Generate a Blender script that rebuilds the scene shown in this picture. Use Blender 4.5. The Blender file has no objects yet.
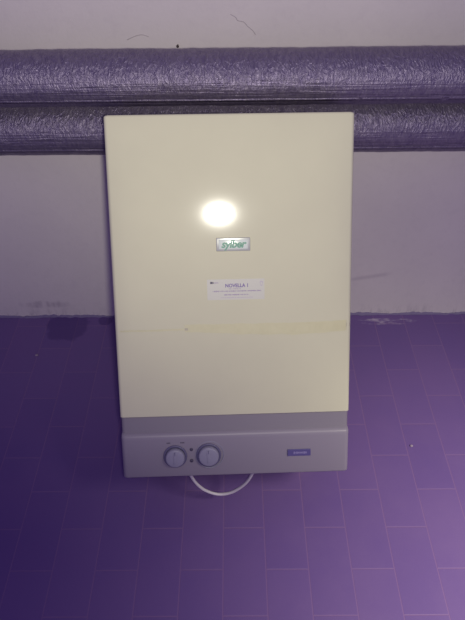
import bpy, bmesh, math, random
from mathutils import Vector, Matrix, noise
random.seed(4)
S = bpy.context.scene
COL = S.collection
R = math.radians
H = 1.22                       # lens height above the floor
WALL_Y = 1.309

# ------------------------------------------------------------------ helpers
def link(name, me, mat=None, parent=None, smooth=True):
    o = bpy.data.objects.new(name, me)
    COL.objects.link(o)
    if mat: me.materials.append(mat)
    for p in me.polygons: p.use_smooth = smooth
    if parent: o.parent = parent
    return o

def bm_obj(name, bm, mat=None, parent=None, smooth=True):
    bmesh.ops.recalc_face_normals(bm, faces=bm.faces)
    me = bpy.data.meshes.new(name)
    bm.to_mesh(me); bm.free()
    return link(name, me, mat, parent, smooth)

def sharp(o, ang=35):
    m = o.modifiers.new('split', 'EDGE_SPLIT'); m.split_angle = R(ang)
    return o

def tag(o, label=None, cat=None, group=None, kind=None):
    if label: o['label'] = label
    if cat: o['category'] = cat
    if group: o['group'] = group
    if kind: o['kind'] = kind
    return o

def empty(name, loc=(0, 0, 0)):
    o = bpy.data.objects.new(name, None); COL.objects.link(o)
    o.location = loc; o.empty_display_size = .05
    return o

def box(bm, x0, x1, y0, y1, z0, z1, bev=0, seg=2):
    r = bmesh.ops.create_cube(bm, size=1)
    vs = r['verts']
    for v in vs:
        v.co = Vector(((x0+x1)/2+v.co.x*(x1-x0), (y0+y1)/2+v.co.y*(y1-y0), (z0+z1)/2+v.co.z*(z1-z0)))
    if bev:
        es = list({e for v in vs for e in v.link_edges})
        bmesh.ops.bevel(bm, geom=es, offset=bev, segments=seg, profile=.5, affect='EDGES', clamp_overlap=True)

def loft(bm, rings, cap0=True, cap1=True):
    vr = [[bm.verts.new(p) for p in r] for r in rings]
    n = len(vr[0])
    for a, b in zip(vr, vr[1:]):
        for i in range(n):
            bm.faces.new((a[i], a[(i+1) % n], b[(i+1) % n], b[i]))
    if cap0: bm.faces.new(vr[0][::-1])
    if cap1: bm.faces.new(vr[-1])

def lathe(bm, prof, c=(0, 0, 0), n=40, axis='Z', cap=True):
    rings = []
    for r, z in prof:
        ring = []
        for i in range(n):
            a = 2*math.pi*i/n
            p = (r*math.cos(a), r*math.sin(a), z)
            if axis == 'Y': p = (p[0], p[2], -p[1])
            if axis == 'X': p = (p[2], p[0], p[1])
            ring.append((c[0]+p[0], c[1]+p[1], c[2]+p[2]))
        rings.append(ring)
    loft(bm, rings, cap, cap)

def rrect(x0, x1, z0, z1, rf, rb, y, n=7, bow=0):
    """rounded rectangle in the XZ plane; rf = radius of the two front (z1) corners"""
    pts = []
    for cx, cz, r, a0 in ((x1-rb, z0+rb, rb, -90), (x1-rf, z1-rf, rf, 0), (x0+rf, z1-rf, rf, 90), (x0+rb, z0+rb, rb, 180)):
        for i in range(n+1):
            a = R(a0+90*i/n)
            pts.append((cx+r*math.cos(a), y, cz+r*math.sin(a)))
        if a0 == 0:                                   # the front, subdivided so that it can bow a little
            fx0, fx1 = x1-rf, x0+rf
            for k in range(1, 16):
                pts.append((fx0+(fx1-fx0)*k/16, y, z1))
    if bow:
        hw = (x1-x0)/2; cx = (x0+x1)/2
        out = []
        for x, yy, z in pts:
            w = max(0, (z-(z1-rf))/rf) if rf else 0
            out.append((x, yy, z+bow*w*(1-abs((x-cx)/hw)**8)))
        pts = out
    return pts

def tube(name, pts, r, mat, parent=None, n=10, res=10):
    """smooth tube through points (Catmull-Rom)"""
    P = [Vector(p) for p in pts]
    P = [P[0]*2-P[1]] + P + [P[-1]*2-P[-2]]
    path = []
    for i in range(1, len(P)-2):
        p0, p1, p2, p3 = P[i-1:i+3]
        for k in range(res):
            t = k/res
            path.append(.5*((2*p1)+(p2-p0)*t+(2*p0-5*p1+4*p2-p3)*t*t+(3*p1-p0-3*p2+p3)*t**3))
    path.append(P[-2])
    bm = bmesh.new(); rings = []
    up = Vector((0, .3, 1)).normalized()
    for i, p in enumerate(path):
        d = (path[min(i+1, len(path)-1)]-path[max(i-1, 0)]).normalized()
        s = d.cross(Vector((0, 1, 0.2)))
        if s.length < 1e-4: s = d.cross(up)
        s.normalize(); t = s.cross(d).normalized()
        rings.append([p+s*r*math.cos(a)+t*r*math.sin(a) for a in [2*math.pi*k/n for k in range(n)]])
    loft(bm, rings)
    return bm_obj(name, bm, mat, parent)

def text_mesh(name, s, size, loc, mat, parent, bold=0, shear=0, sx=1, align='CENTER', depth=.00025, spacing=1):
    c = bpy.data.curves.new(name, 'FONT'); c.body = s; c.size = size
    c.align_x = align; c.align_y = 'CENTER'; c.extrude = depth; c.offset = bold; c.shear = shear
    c.space_character = spacing; c.resolution_u = 3
    t = bpy.data.objects.new('t', c); COL.objects.link(t)
    dg = bpy.context.evaluated_depsgraph_get(); dg.update()
    me = bpy.data.meshes.new_from_object(t.evaluated_get(dg))
    bpy.data.objects.remove(t); bpy.data.curves.remove(c)
    me.transform(Matrix.Diagonal((sx, 1, 1, 1))); me.transform(Matrix.Translation(loc))
    me.name = name
    me.materials.clear()
    return link(name, me, mat, parent, False)

# ------------------------------------------------------------------ materials
def mat(name, col, rough=.5, metal=0, spec=.5, coat=0):
    m = bpy.data.materials.new(name); m.use_nodes = True
    b = m.node_tree.nodes['Principled BSDF']
    b.inputs['Base Color'].default_value = (*col, 1)
    b.inputs['Roughness'].default_value = rough
    b.inputs['Metallic'].default_value = metal
    b.inputs['Specular IOR Level'].default_value = spec
    b.inputs['Coat Weight'].default_value = coat
    return m

class NT:
    def __init__(s, m):
        s.t = m.node_tree; s.b = s.t.nodes['Principled BSDF']
    def n(s, typ, **kw):
        x = s.t.nodes.new(typ)
        for k, v in kw.items(): setattr(x, k, v)
        return x
    def l(s, a, b): s.t.links.new(a, b)
    def coord(s): return s.n('ShaderNodeTexCoord').outputs['Object']
    def mapping(s, v, scale=(1, 1, 1), loc=(0, 0, 0)):
        x = s.n('ShaderNodeMapping'); x.inputs['Scale'].default_value = scale; x.inputs['Location'].default_value = loc
        s.l(v, x.inputs['Vector']); return x.outputs[0]
    def noise(s, v, scale, detail=4, rough=.6, dist=0):
        x = s.n('ShaderNodeTexNoise'); x.inputs['Scale'].default_value = scale; x.inputs['Detail'].default_value = detail
        x.inputs['Roughness'].default_value = rough; x.inputs['Distortion'].default_value = dist
        s.l(v, x.inputs['Vector']); return x.outputs['Fac']
    def ramp(s, f, p0, p1, c0=(0, 0, 0, 1), c1=(1, 1, 1, 1)):
        x = s.n('ShaderNodeValToRGB'); e = x.color_ramp.elements
        e[0].position = p0; e[1].position = p1; e[0].color = c0; e[1].color = c1
        s.l(f, x.inputs[0]); return x.outputs[0]
    def math(s, op, a, b=None, clamp=False):
        x = s.n('ShaderNodeMath', operation=op); x.use_clamp = clamp
        for i, q in enumerate((a, b)):
            if q is None: continue
            if isinstance(q, (int, float)): x.inputs[i].default_value = q
            else: s.l(q, x.inputs[i])
        return x.outputs[0]
    def mr(s, v, a, b, c=0, d=1):
        x = s.n('ShaderNodeMapRange'); x.interpolation_type = 'SMOOTHSTEP'
        for i, q in enumerate((a, b, c, d)): x.inputs[i+1].default_value = q
        s.l(v, x.inputs[0]); return x.outputs[0]
    def mix(s, f, a, b, mode='MIX'):
        x = s.n('ShaderNodeMix', data_type='RGBA', blend_type=mode)
        for sock, q in ((x.inputs[0], f), (x.inputs[6], a), (x.inputs[7], b)):
            if isinstance(q, (int, float)): sock.default_value = q
            elif isinstance(q, tuple): sock.default_value = (*q, 1) if len(q) == 3 else q
            else: s.l(q, sock)
        return x.outputs[2]
    def sep(s, v):
        x = s.n('ShaderNodeSeparateXYZ'); s.l(v, x.inputs[0]); return x.outputs
    def comb(s, x_, y_, z_=0.0):
        x = s.n('ShaderNodeCombineXYZ')
        for i, q in enumerate((x_, y_, z_)):
            if isinstance(q, (int, float)): x.inputs[i].default_value = q
            else: s.l(q, x.inputs[i])
        return x.outputs[0]
    def bump(s, h, strength, dist):
        x = s.n('ShaderNodeBump'); x.inputs['Strength'].default_value = strength; x.inputs['Distance'].default_value = dist
        s.l(h, x.inputs['Height']); s.l(x.outputs[0], s.b.inputs['Normal']); return x

def ellmask(nt, xs, x, y, rx, ry, dx, inner=.6, outer=1.0):
    """soft ragged elliptical mask around (x, y) in the first two given coordinates"""
    a = nt.math('DIVIDE', nt.math('SUBTRACT', xs[0], x), rx)
    b = nt.math('DIVIDE', nt.math('SUBTRACT', xs[1], y), ry)
    d = nt.math('SQRT', nt.math('ADD', nt.math('POWER', nt.math('ABSOLUTE', a), 2.6), nt.math('POWER', nt.math('ABSOLUTE', b), 2.6)))
    d = nt.math('ADD', d, dx)
    return nt.mr(d, inner, outer, 1, 0)

# painted sheet steel of the boiler casing
M_CREAM = mat('cream_enamel', (.58, .58, .38), .10, spec=.22)
nt = NT(M_CREAM); v = nt.coord()
nz = nt.noise(v, 9, 3)
nt.l(nt.mix(nt.ramp(nz, .3, .75), (.565, .553, .40), (.542, .53, .385)), nt.b.inputs['Base Color'])
nt.bump(nt.noise(v, 900, 1), .02, .0005)

M_TAUPE = mat('taupe_plastic', (.245, .22, .265), .42)
M_BAND = mat('grey_taupe_plastic', (.215, .195, .225), .45)
M_KNOB = mat('pale_grey_plastic', (.235, .225, .30), .4)
M_RING = mat('dark_ring_plastic', (.10, .09, .17), .45)
M_DARK = mat('dark_print', (.06, .05, .09), .5)
M_DISP = mat('blue_violet_plate', (.085, .07, .20), .3)
M_DISPT = mat('violet_print', (.22, .19, .36), .5)
M_STEEL = mat('zinc_steel', (.45, .46, .5), .4, .8)
M_BRASS = mat('brass', (.6, .42, .16), .3, 1)
M_SILVER = mat('silver_plate', (.47, .48, .44), .28, .35)
M_SILVERIN = mat('pale_silver_plate', (.66, .72, .64), .2, .1)
M_GREEN = mat('green_lettering', (.03, .20, .13), .4)
M_PAPER = mat('lilac_sticker_paper', (.50, .495, .43), .5)
M_INK = mat('violet_ink', (.16, .11, .30), .6)
M_INK2 = mat('faded_violet_ink', (.30, .24, .36), .6)
M_INK3 = mat('pale_violet_ink', (.42, .36, .44), .6)
M_CABLE = mat('white_cable_sheath', (.56, .52, .56), .4)
M_TAPE = mat('yellowed_tape', (.66, .60, .42), .42)
nt = NT(M_TAPE); v = nt.coord()
nt.l(nt.mix(nt.ramp(nt.noise(v, 45, 4), .35, .7), (.545, .525, .335), (.51, .49, .305)), nt.b.inputs['Base Color'])
M_TAPED = mat('dark_tape_scrap', (.40, .37, .28), .6)

# plaster wall
M_WALL = mat('grey_plaster', (.36, .32, .34), .85, spec=.2)
nt = NT(M_WALL); v = nt.coord(); xs = nt.sep(v); X, Y, Z = xs
base = nt.mix(nt.ramp(nt.noise(v, 3.2, 5, .6), .3, .72), (.60, .55, .555), (.545, .50, .51))
fine = nt.noise(v, 60, 4)
base = nt.mix(nt.math('MULTIPLY', nt.ramp(fine, .5, .8), .18), base, (.42, .37, .42))
# dirt rising from the floor: ragged smears in the lowest hand's breadth
low = nt.mr(Z, .0, .05, 1, 0)
rag = nt.ramp(nt.noise(nt.mapping(v, (55, 1, 16)), 1, 5, .7), .50, .68)
base = nt.mix(nt.math('MULTIPLY', nt.math('MULTIPLY', low, rag), .55), base, (.25, .21, .27))
sm = ellmask(nt, (X, Z), -.56, .048, .12, .022, nt.math('MULTIPLY', nt.noise(nt.mapping(v, (40, 1, 14)), 1, 4), .8), .55, 1.05)
base = nt.mix(nt.math('MULTIPLY', nt.math('MULTIPLY', sm, nt.ramp(nt.noise(nt.mapping(v, (70, 1, 18)), 1, 4), .35, .65)), .6), base, (.30, .26, .31))
# faint curved smudge right of the boiler
arc = nt.math('SUBTRACT', Z, nt.math('ADD', .151, nt.math('MULTIPLY', nt.math('SUBTRACT', X, .42), .19)))
sm2 = nt.math('MULTIPLY', nt.mr(nt.math('ABSOLUTE', arc), .0, .012, 1, 0), nt.mr(nt.math('ABSOLUTE', nt.math('SUBTRACT', X, .375)), .03, .08, 1, 0))
base = nt.mix(nt.math('MULTIPLY', sm2, .38), base, (.32, .27, .33))
nt.l(base, nt.b.inputs['Base Color'])
nt.bump(nt.noise(v, 130, 5, .6), .25, .002)

# klinker tile floor, half-bond, long sides running towards the wall
M_FLOOR = mat('violet_klinker_tiles', (.1, .05, .2), .5, spec=.3)
nt = NT(M_FLOOR); v = nt.coord(); X, Y, Z = nt.sep(v)
TW, TL = .0874, .1805
tv = nt.comb(nt.math('ADD', Y, TL*20.5 - .6358), nt.math('ADD', X, TW*20 + .0287))
br = nt.n('ShaderNodeTexBrick'); br.offset = .5; br.offset_frequency = 2; br.squash = 1
nt.l(tv, br.inputs['Vector'])
for k, q in (('Scale', 1), ('Mortar Size', .0014), ('Mortar Smooth', .35), ('Bias', 0), ('Brick Width', TL), ('Row Height', TW)):
    br.inputs[k].default_value = q
br.inputs['Color1'].default_value = (.122, .073, .232, 1)
br.inputs['Color2'].default_value = (.134, .080, .238, 1)
br.inputs['Mortar'].default_value = (.175, .10, .245, 1)
wear = nt.ramp(nt.noise(v, 7, 5, .65), .35, .7)
c = nt.mix(nt.math('MULTIPLY', wear, .25), br.outputs['Color'], (.16, .085, .235))
spk = nt.ramp(nt.noise(v, 220, 2), .62, .75)
c = nt.mix(nt.math('MULTIPLY', spk, .12), c, (.25, .17, .32))
# dark damp patch against the wall, left
dn = nt.math('MULTIPLY', nt.math('SUBTRACT', nt.noise(v, 26, 4), .5), .9)
c = nt.mix(nt.math('MULTIPLY', ellmask(nt, (X, Y), -.492, 1.262, .066, .062, dn, .72, 1.0), .55), c, (.055, .028, .14))
c = nt.mix(nt.math('MULTIPLY', ellmask(nt, (X, Y), -.385, 1.288, .022, .020, dn, .7, 1.0), .6), c, (.055, .028, .14))
# dried plaster slurry near the wall, right
streak = nt.ramp(nt.noise(nt.mapping(v, (16, 60, 1)), 1, 4, .65), .46, .6)
c = nt.mix(nt.math('MULTIPLY', nt.math('MULTIPLY', ellmask(nt, (X, Y), .445, 1.277, .085, .014, dn, .75, 1.0), streak), .8), c, (.46, .40, .50))
nt.l(c, nt.b.inputs['Base Color'])
hgt = nt.math('ADD', nt.math('MULTIPLY', br.outputs['Fac'], -1), nt.math('MULTIPLY', nt.noise(v, 90, 3), .25))
nt.bump(hgt, .35, .0015)
nt.l(nt.mr(wear, 0, 1, .42, .6), nt.b.inputs['Roughness'])

# crinkled foil lagging of the pipes
def foil(name, seed):
    m = mat(name, (.30, .26, .36), .40, .6)
    nt = NT(m); v = nt.mapping(nt.coord(), loc=(seed, 0, 0))
    cr = nt.noise(nt.mapping(v, (150, 62, 62)), 1, 6, .7, .8)
    vor = nt.n('ShaderNodeTexVoronoi'); vor.feature = 'DISTANCE_TO_EDGE'; vor.inputs['Scale'].default_value = 1
    vv = nt.n('ShaderNodeMix', data_type='VECTOR')
    dn = nt.n('ShaderNodeTexNoise'); dn.inputs['Scale'].default_value = 40; nt.l(v, dn.inputs['Vector'])
    ad = nt.n('ShaderNodeVectorMath', operation='MULTIPLY_ADD')
    nt.l(dn.outputs['Color'], ad.inputs[0]); ad.inputs[1].default_value = (.02, .02, .02); nt.l(v, ad.inputs[2])
    nt.l(nt.mapping(ad.outputs[0], (160, 60, 60)), vor.inputs['Vector'])
    fold = nt.mr(vor.outputs['Distance'], 0, .25, 1, 0)
    # long creases along the pipe on its lower half
    longi = nt.noise(nt.mapping(v, (5, 150, 150)), 1, 4, .6, .4)
    zz = nt.sep(nt.coord())[2]
    lw = nt.mr(zz, .0, .028, 1, 0)
    h = nt.math('ADD', nt.math('MULTIPLY', cr, .9), nt.math('MULTIPLY', fold, .25))
    h = nt.mix(lw, h, nt.math('ADD', nt.math('MULTIPLY', h, .35), nt.math('MULTIPLY', longi, .9)))
    nt.bump(h, .75, .0045)
    c = nt.mix(nt.ramp(cr, .35, .7), (.14, .112, .20), (.245, .212, .28))
    nt.l(c, nt.b.inputs['Base Color'])
    return m
M_FOIL = foil('crinkled_violet_foil', 0); M_FOIL2 = foil('crinkled_violet_foil_b', 3.7)
M_MORTAR = mat('blue_grey_mortar', (.17, .14, .25), .8, spec=.2)
M_CRACK = mat('dark_hairline', (.30, .26, .29), .9)
M_IRON = mat('rusty_iron', (.05, .035, .04), .7, .3)
M_CRUMB = mat('plaster_crumb', (.27, .21, .29), .9)

# ------------------------------------------------------------------ the setting
bm = bmesh.new(); box(bm, -1.7, 1.7, -.9, WALL_Y+.15, -.1, 0)
tag(bm_obj('floor', bm, M_FLOOR, smooth=False), kind='structure')
bm = bmesh.new(); box(bm, -1.7, 1.7, WALL_Y, WALL_Y+.15, 0, 2.3)
tag(bm_obj('wall_back', bm, M_WALL, smooth=False), kind='structure')

# ragged mortar fillet where wall and floor meet
bm = bmesh.new(); rings = []
for i in range(561):
    x = -1.4+2.8*i/560
    a = .006+.006*noise.noise(Vector((x*14, 0, 0)))+.004*noise.noise(Vector((x*60, 3, 0)))
    b = .006+.006*noise.noise(Vector((x*12, 7, 0)))+.005*noise.noise(Vector((x*75, 9, 0)))
    a = max(a, .002); b = max(b, .0015)
    rings.append([(x, WALL_Y+.002, -.002), (x, WALL_Y+.002, b), (x, WALL_Y-a*.3, b*.75), (x, WALL_Y-a*.75, b*.3), (x, WALL_Y-a, -.002)])
loft(bm, rings)
tag(bm_obj('trim_1', bm, M_MORTAR), kind='structure')

def wall_hair(pts, r=.0006):
    o = tube('wall_crack', [(x, WALL_Y, z) for x, z in pts], r, M_CRACK, None, 6, 6)
    tag(o, kind='structure')
wall_hair([(-.005, .838), (.006, .832), (.010, .826), (.022, .823), (.030, .815), (.041, .806), (.047, .798)])
wall_hair([(-.222, .790), (-.205, .797), (-.190, .800), (-.176, .796)])

def nail(x, z, label):
    t = empty('nail', (x, WALL_Y, z))
    bm = bmesh.new()
    lathe(bm, [(.0012, .004), (.0012, -.010)], axis='Y', n=10)
    bm_obj('shank', bm, M_IRON, t)
    bm = bmesh.new()
    lathe(bm, [(.0012, -.0095), (.0028, -.0097), (.0030, -.0110), (.0018, -.0118)], axis='Y', n=14)
    bm_obj('head', bm, M_IRON, t)
    tag(t, label, 'nail')
nail(-.116, .7795, 'tiny dark nail in the wall just above the upper pipe')

# ------------------------------------------------------------------ lagged pipes
def lagged_pipe(PR, PY, z, seed, m, label):
    t = empty('insulated_pipe', (0, PY, z))
    bm = bmesh.new(); rings = []
    NX, NA = 700, 64
    for i in range(NX+1):
        x = -1.3+2.6*i/NX
        ring = []
        for k in range(NA):
            a = 2*math.pi*k/NA
            q = Vector((x, math.cos(a)*PR, math.sin(a)*PR))
            d = .0012*noise.noise(Vector((x*9+seed, q.y*16, q.z*16)))+.0008*noise.noise(Vector((x*55+seed, q.y*40, q.z*40)))
            s = (PR+d)/PR
            ring.append((x, q.y*s, q.z*s))
        rings.append(ring)
    loft(bm, rings)
    bm_obj('foil_lagging', bm, m, t)
    # overlap seam of the foil, a thin strip running along the lower front
    bm = bmesh.new(); rings = []
    for i in range(401):
        x = -1.3+2.6*i/400
        w = .5*noise.noise(Vector((x*6, seed, 2)))+.3*noise.noise(Vector((x*30, seed, 5)))
        a0, a1 = R(207+2.2*w), R(216+1.5*w)
        r0, r1 = PR+.0002, PR+.0009
        rings.append([(x, r0*math.cos(a0), r0*math.sin(a0)), (x, r1*math.cos(a0), r1*math.sin(a0)),
                      (x, r1*math.cos(a1), r1*math.sin(a1)), (x, r0*math.cos(a1), r0*math.sin(a1))])
    loft(bm, rings)
    bm_obj('seam_strip', bm, m, t)
    for sx in (-1.12, 1.12):                          # clamps holding the pipe off the wall
        bm = bmesh.new()
        lathe(bm, [(PR+.0005, -.014), (PR+.002, -.014), (PR+.002, .014), (PR+.0005, .014)], (sx, 0, 0), 40, 'X', cap=False)
        box(bm, sx-.012, sx+.012, PR-.002, WALL_Y-PY, -.012, .012, .002)
        bm_obj('pipe_clamp', bm, M_STEEL, t)
    tag(t, label, 'pipe')
lagged_pipe(.0527, 1.18, .7604, 0, M_FOIL, 'upper of two foil-lagged pipes along the wall, wholly visible above the boiler')
lagged_pipe(.0615, 1.237, .6353, 40, M_FOIL2, 'lower of two foil-lagged pipes along the wall, partly hidden behind the boiler')

# ------------------------------------------------------------------ the boiler, leaning against the pipes
D = .190
ex = Vector((.99901, .042011, -.014619)); eu = Vector((-.008718, .507191, .861790)); en = Vector((.043619, -.860809, .507055))
front0 = Vector((-.00055, .65883, H-1.04571))
_t = Matrix.Rotation(R(-1.0), 3, ex); _c = front0+eu*.343   # leaning a degree further, turned about the middle of its front
eu = _t @ eu; en = _t @ en; _y = Matrix.Rotation(R(-.35), 3, eu); ex = _y @ ex; en = _y @ en; front0 = _c-eu*.343
B = empty('wall_boiler')
mw = Matrix((ex, eu, en)).transposed().to_4x4(); mw.translation = front0-en*D
B.location = mw.translation; B.rotation_mode = 'XYZ'; B.rotation_euler = mw.to_euler('XYZ')
tag(B, 'cream white gas boiler with grey control panel, leaning against the lagged pipes', 'boiler')
HW = .2222; TOP = .686

# front cover
bm = bmesh.new(); rings = []
y0, y1 = .1275, TOP
rt = .0045
def bowf(y): return .0115*(1-((y-(y0+y1)/2)/((y1-y0)/2))**2)
ys = [y0+(y1-rt-y0)*i/24 for i in range(25)]
rings.append(rrect(-HW+.003, HW-.003, .012, D-.003, .007, .003, y0-.002))
for y in ys: rings.append(rrect(-HW, HW, .010, D, .007, .003, y, bow=bowf(y)))
for i in range(1, 6):
    a = R(90*i/5); ins = rt*(1-math.cos(a)); y = y1-rt+rt*math.sin(a)
    rings.append(rrect(-HW+ins, HW-ins, .010+ins*.3, D-ins, .007, .003, y, bow=bowf(y)*.6))
loft(bm, rings)
cov = bm_obj('front_cover', bm, M_CREAM, B)
sharp(cov, 50)

bm = bmesh.new(); box(bm, -HW+.004, HW-.004, .006, TOP-.004, 0, .012, .002)
bm_obj('back_panel', bm, M_STEEL, B)

# recessed grey band between cover and control panel
bm = bmesh.new()
loft(bm, [rrect(-HW+.001, HW-.001, .010, D-.004, .008, .003, y) for y in (.090, .110, .1262)])
o = sharp(bm_obj('trim_band', bm, M_BAND, B))
o['label'] = 'darker grey band above the control panel'

# control panel with a sloping upper lip
bm = bmesh.new()
prof = [(.0, -.006), (.0012, -.0025), (.004, -.0005), (.080, .0025), (.0855, .0030), (.0895, .0018), (.0935, -.004), (.0945, -.007)]
loft(bm, [rrect(-HW-.0002+e, HW+.0002-e, .010, D+dz, .009, .003, y) for (y, dz), e in zip(prof, (.002, .0006, 0, 0, 0, .0004, .001, .002))])
pan = sharp(bm_obj('control_panel', bm, M_TAUPE, B), 60)
pan['label'] = 'taupe plastic control panel along the bottom'
PZ = D+.0012

def knob(x, y, r, ring_r, ring_off, label):
    bm = bmesh.new()
    z = PZ
    lathe(bm, [(r*1.0, z-.002), (r*1.0, z+.004), (r*.97, z+.0085), (r*.92, z+.0105), (r*.84, z+.0112), (r*.3, z+.0113)], (x, y, 0), 48)
    k = bm_obj('control_knob', bm, M_KNOB, B); sharp(k, 50); k['label'] = label
    bm = bmesh.new()                                   # dark collar round the knob
    lathe(bm, [(r*.98, z+.0005), (r*1.0, z+.0035), (ring_r-.001, z+.0035), (ring_r, z+.002), (ring_r, z-.002)], (x, y+ring_off, 0), 48, cap=False)
    bm_obj('collar', bm, M_RING, k)
    bm = bmesh.new()                                   # grip bar and pointer across the cap
    box(bm, x-r*.16, x+r*.16, y-r*.60, y+r*.60, z+.0108, z+.0122, .0005)
    bm_obj('grip_bar', bm, M_KNOB, k)
    bm = bmesh.new(); box(bm, x-.0006, x+.0006, y+r*.35, y+r*.72, z+.0120, z+.0124)
    bm_obj('pointer_line', bm, M_RING, k, False)
knob(-.1187, .0440, .0190, .0232, .0012, 'smaller left control knob')
knob(-.0535, .0455, .0202, .0245, .0005, 'larger right control knob')
bm = bmesh.new()                                       # raised outer ring of the right dial
lathe(bm, [(.0282, PZ-.001), (.0282, PZ+.0012), (.0268, PZ+.0016), (.0262, PZ-.001)], (-.0515, .0465, 0), 48, cap=False)
bm_obj('dial_ring', bm, M_KNOB, B)
for y in (.0585, .0350):
    bm = bmesh.new(); lathe(bm, [(.0033, PZ-.001), (.0033, PZ+.0012), (.0022, PZ+.0018)], (-.0870, y, 0), 20)
    bm_obj('indicator_lamp', bm, M_DARK, B)
for x0, x1 in ((-.1345, -.1270), (-.1080, -.0995)):
    bm = bmesh.new()
    n = 3
    for k in range(n):
        a = x0+(x1-x0)*k/n
        box(bm, a, a+(x1-x0)/n*.72, .0722, .0742, PZ-.001, PZ+.0016)
    bm_obj('dial_mark', bm, M_DARK, B, False)

bm = bmesh.new(); box(bm, .1012, .1468, .0385, .0525, PZ-.001, PZ+.0022, .0008)
dp = bm_obj('display_plate', bm, M_DISP, B, False); dp['label'] = 'small blue-violet nameplate on the control panel'
bm = bmesh.new(); random.seed(2); x = .1130
while x < .1365:
    w = random.uniform(.0012, .0028); h_ = random.uniform(.0014, .0024)
    box(bm, x, x+w, .0455-h_, .0455+h_, PZ+.0018, PZ+.0025); x += w+.0007
bm_obj('lettering', bm, M_DISPT, dp, False)

def fz(x, y): return D+bowf(y)*(1-abs(x/HW)**8)

# maker's badge
bx0, bx1, by0, by1 = -.0293, .0325, .4445, .4690
z = fz(0, .456)
bm = bmesh.new(); box(bm, bx0, bx1, by0, by1, z-.003, z+.0018, .0014, 3)
bd = bm_obj('badge', bm, M_SILVER, B); sharp(bd); bd['label'] = 'silver badge with green lettering'
bm = bmesh.new(); box(bm, bx0+.0045, bx1-.0045, by0+.0038, by1-.0035, z+.0010, z+.0026, .0008)
ip = bm_obj('badge_field', bm, M_SILVERIN, bd); sharp(ip)
text_mesh('lettering', 'sylber', .0195, ((bx0+bx1)/2, .4570, z+.0028), M_GREEN, bd, bold=.0006, shear=.22, sx=1.0, spacing=.93)

# paper sticker
sx0, sx1, sy0, sy1 = -.0477, .0577, .3548, .3932
z = fz(0, .374)
bm = bmesh.new(); box(bm, sx0, sx1, sy0, sy1, z-.002, z+.0004)
st = bm_obj('sticker', bm, M_PAPER, B, False); st['label'] = 'pale lilac printed sticker'
zz = z+.0005
mx = (sx0+sx1)/2+.002
text_mesh('lettering', 'NOVELLA 1', .0092, (mx, .3810, zz), M_INK, st, bold=.00025, sx=.92)
def print_line(x0, x1, y, h, m, seed, name='print_line'):
    """a row of small ink strokes, as illegible as they are in the picture"""
    random.seed(seed); bm = bmesh.new(); x = x0
    while x < x1:
        w = random.uniform(.0006, .0016)
        hh = h*random.uniform(.6, 1)
        box(bm, x, min(x+w, x1), y-hh/2, y+hh/2, zz-.0003, zz+.0001)
        x += w+random.choice((.0003, .0003, .0004, .0012))
    bm_obj(name, bm, m, st, False)
print_line(-.008, .014, .3752, .0016, M_INK2, 3)
print_line(-.038, .052, .3710, .0026, M_INK2, 4)
print_line(-.0165, .028, .3642, .0024, M_INK2, 5)
print_line(-.023, .036, .3590, .0014, M_INK3, 6)
print_line(-.0355, -.027, .3868, .0022, M_INK2, 7)
bm = bmesh.new(); box(bm, -.0420, -.0375, .3850, .3890, zz-.0003, zz+.0001); box(bm, -.0370, -.0358, .3852, .3888, zz-.0003, zz+.0001)
bm_obj('logo_mark', bm, M_DARK, st, False)
bm = bmesh.new()                                       # drop-shaped outline at the right
dr = []
for i in range(28):
    a = 2*math.pi*i/28
    r = .0029
    dr.append((.0520+r*math.sin(a)*(1 if math.cos(a) > -.2 else .8), .3852+(r*1.25*math.cos(a) if math.cos(a) > 0 else r*2.0*math.cos(a))))
vo = [bm.verts.new((x, y, zz)) for x, y in dr]
vi = [bm.verts.new((.0520+(x-.0520)*.68, .3847+(y-.3852)*.72, zz)) for x, y in dr]
for i in range(28): bm.faces.new((vo[i], vo[(i+1) % 28], vi[(i+1) % 28], vi[i]))
bm_obj('drop_emblem', bm, M_INK3, st, False)

# yellowed band of old adhesive tape across the front, round the right corner
def tape(x0, x1, yc, hw_, name, m, wob, seed, lift=.00035):
    bm = bmesh.new(); N = 90; top = []; bot = []
    for i in range(N+1):
        t = i/N; x = x0+(x1-x0)*t
        y = yc(t)
        hh = hw_(t)
        a = wob*noise.noise(Vector((x*40, seed, 0)))+wob*.5*noise.noise(Vector((x*160, seed, 3)))
        b = wob*noise.noise(Vector((x*40, seed, 9)))+wob*.5*noise.noise(Vector((x*160, seed, 13)))
        xx = x; zc = None
        z_ = fz(x, y) + lift
        if abs(x) > HW-.009:                           # follow the rounded corner
            q = min(1, (abs(x)-(HW-.009))/.009); z_ = D-.009+.009*math.sqrt(max(0, 1-q*q))+bowf(y)*.1+lift
        top.append((xx, y+hh+a, z_)); bot.append((xx, y-hh+b, z_))
    vt = [bm.verts.new(p) for p in top]; vb = [bm.verts.new(p) for p in bot]
    fs = [bm.faces.new((vb[i], vb[i+1], vt[i+1], vt[i])) for i in range(N)]
    r = bmesh.ops.extrude_face_region(bm, geom=fs)
    for e in r['geom']:
        if isinstance(e, bmesh.types.BMVert): e.co.z -= .0012
    return bm_obj(name, bm, m, B, False)
o = tape(-.0915, HW, lambda t: .3030-.0056*math.sin(math.pi*.5*min(1, t/.69))+.0022*max(0, t-.69)/.31, lambda t: .0066+.0046*math.sin(math.pi*.5*min(1, t/.7))-.0012*max(0, t-.7)/.3, 'tape_residue', M_TAPE, .0016, 1)
o['label'] = 'yellowed strip of old tape residue across the front'
tape(-.218, -.0915, lambda t: .2985+.002*t, lambda t: .0009+.0008*t, 'tape_edge', M_TAPE, .0010, 5)
tape(HW-.010, HW-.0003, lambda t: .3000, lambda t: .0035, 'tape_scrap', M_TAPED, .0015, 8, .0010)
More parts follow.
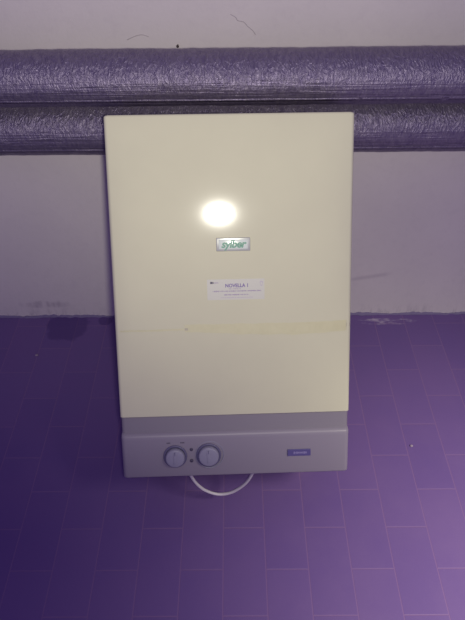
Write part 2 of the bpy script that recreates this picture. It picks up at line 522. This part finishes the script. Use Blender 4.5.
tape(-.0915, -.0855, lambda t: .3010, lambda t: .0026, 'tape_scrap', M_TAPED, .0012, 11, .0006)

# connections below, on which the boiler stands
dn_ = mw.to_3x3().inverted() @ Vector((0, 0, -1))            # straight down, in the boiler's own frame
for k, x in enumerate((-.16, -.06, .05, .155)):
    r = .0105 if k % 2 else .012
    p0 = Vector((x, -.012, .030)); p1 = p0+Vector((0, -.006, -.003))+dn_*.008
    drop = (mw @ p1).z
    f_ = tube('pipe_connection', [(x, .012, .030), p0, p1, p1+dn_*(drop*.35), p1+dn_*(drop*.7), p1+dn_*drop], r, M_BRASS, B, 20, 6)
    sharp(f_, 50)
    bm = bmesh.new(); rings = []
    s_ = Vector((1, 0, 0)); t_ = dn_.cross(s_).normalized()
    for q, rr in ((.38, r*1.02), (.42, r*1.28), (.66, r*1.28), (.70, r*1.02)):
        rings.append([p1+dn_*(drop*q)+s_*rr*math.cos(a)+t_*rr*math.sin(a) for a in [math.pi*j/3 for j in range(6)]])
    loft(bm, rings)
    bm_obj('union_nut', bm, M_BRASS, f_, False)

# white cable looping out of the bottom
def ray_pt(px, py, Yp):
    p = R(42.5); x, y = px-232.5, 310-py
    c_, s_ = math.cos(-R(.7)), math.sin(-R(.7)); x, y = c_*x-s_*y, s_*x+c_*y
    d = Vector((x, 600*math.cos(p)+y*math.sin(p), -600*math.sin(p)+y*math.cos(p)))
    d = Matrix.Rotation(R(.35), 3, 'Z') @ d
    return d*(Yp/d.y)+Vector((0, 0, H))
cp = [ray_pt(a, b, .686) for a, b in ((189.5, 472), (191.5, 476.5), (196, 483), (203, 489), (212, 493), (221, 494.3), (231, 492.5), (241, 487), (248, 480.5), (252, 474), (254, 470))]
ci = mw.inverted()
cp = [ci @ p for p in cp]
a, b = cp[0].copy(), cp[-1].copy()
a.y = .012; b.y = .012; a.z -= .012; b.z -= .012
o = tube('power_cable', [a]+cp+[b], .0033, M_CABLE, B, 12, 8)
o['label'] = 'white cable looping below the bottom edge'

# ------------------------------------------------------------------ crumbs on the tiles
def crumb(x, y, r, label, seed):
    bm = bmesh.new(); bmesh.ops.create_icosphere(bm, subdivisions=2, radius=1)
    for v_ in bm.verts:
        d = 1+.35*noise.noise(v_.co*1.7+Vector((seed, 0, 0)))
        v_.co = Vector((v_.co.x*r*1.2*d, v_.co.y*r*d, max(-.42, v_.co.z*.75*d)*r*.8))
    zmin = min(v_.co.z for v_ in bm.verts)
    o = bm_obj('plaster_crumb', bm, M_CRUMB, None); o.location = (x, y, -zmin)
    tag(o, label, 'crumb', 'plaster crumbs on the floor')
crumb(-.555, 1.15, .004, 'pale plaster crumb on the tiles left of the boiler, below the dark patch', 2)
crumb(.421, .842, .0036, 'pale plaster crumb on the tiles right of the control panel', 6)

# ------------------------------------------------------------------ camera and light
cam = bpy.data.cameras.new('camera'); co = bpy.data.objects.new('camera', cam); COL.objects.link(co)
cam.sensor_fit = 'VERTICAL'; cam.sensor_height = 36; cam.lens = 600/620*36
cam.clip_start = .02
co.location = (0, 0, H)
co.rotation_mode = 'XYZ'
rot = Matrix.Rotation(R(.35), 3, 'Z') @ Matrix.Rotation(R(90-42.5), 3, 'X') @ Matrix.Rotation(-R(.7), 3, 'Z')
co.rotation_euler = rot.to_euler('XYZ')
S.camera = co

def light(name, typ, loc, target, energy, col, **kw):
    l = bpy.data.lights.new(name, typ); l.energy = energy; l.color = col
    for k, q in kw.items(): setattr(l, k, q)
    o = bpy.data.objects.new(name, l); COL.objects.link(o); o.location = loc
    o.rotation_euler = (Vector(target)-Vector(loc)).to_track_quat('-Z', 'Y').to_euler()
    return o
# the phone's own flash, a hand's width from the lens
fl = Vector((0, 0, H)) + ex*.026 - eu*.004
light('flash', 'SPOT', fl, (-.07, 1.13, .86), 40, (1, .97, .84), spot_size=R(98), spot_blend=1.0, shadow_soft_size=.021)
# added fill spot, no source in the room; brightens the floor on the right
light('right_floor_fill', 'SPOT', (1.15, -.15, 1.5), (.72, .36, 0), 240, (1, .96, .76), spot_size=R(58), spot_blend=1.0, shadow_soft_size=.3)

W = bpy.data.worlds.new('world'); S.world = W; W.use_nodes = True
bg = W.node_tree.nodes['Background']
bg.inputs['Color'].default_value = (.42, .30, .80, 1); bg.inputs['Strength'].default_value = .42

vs = S.view_settings
vs.view_transform = 'Standard'; vs.look = 'None'; vs.exposure = 0; vs.gamma = 1; vs.use_curve_mapping = False
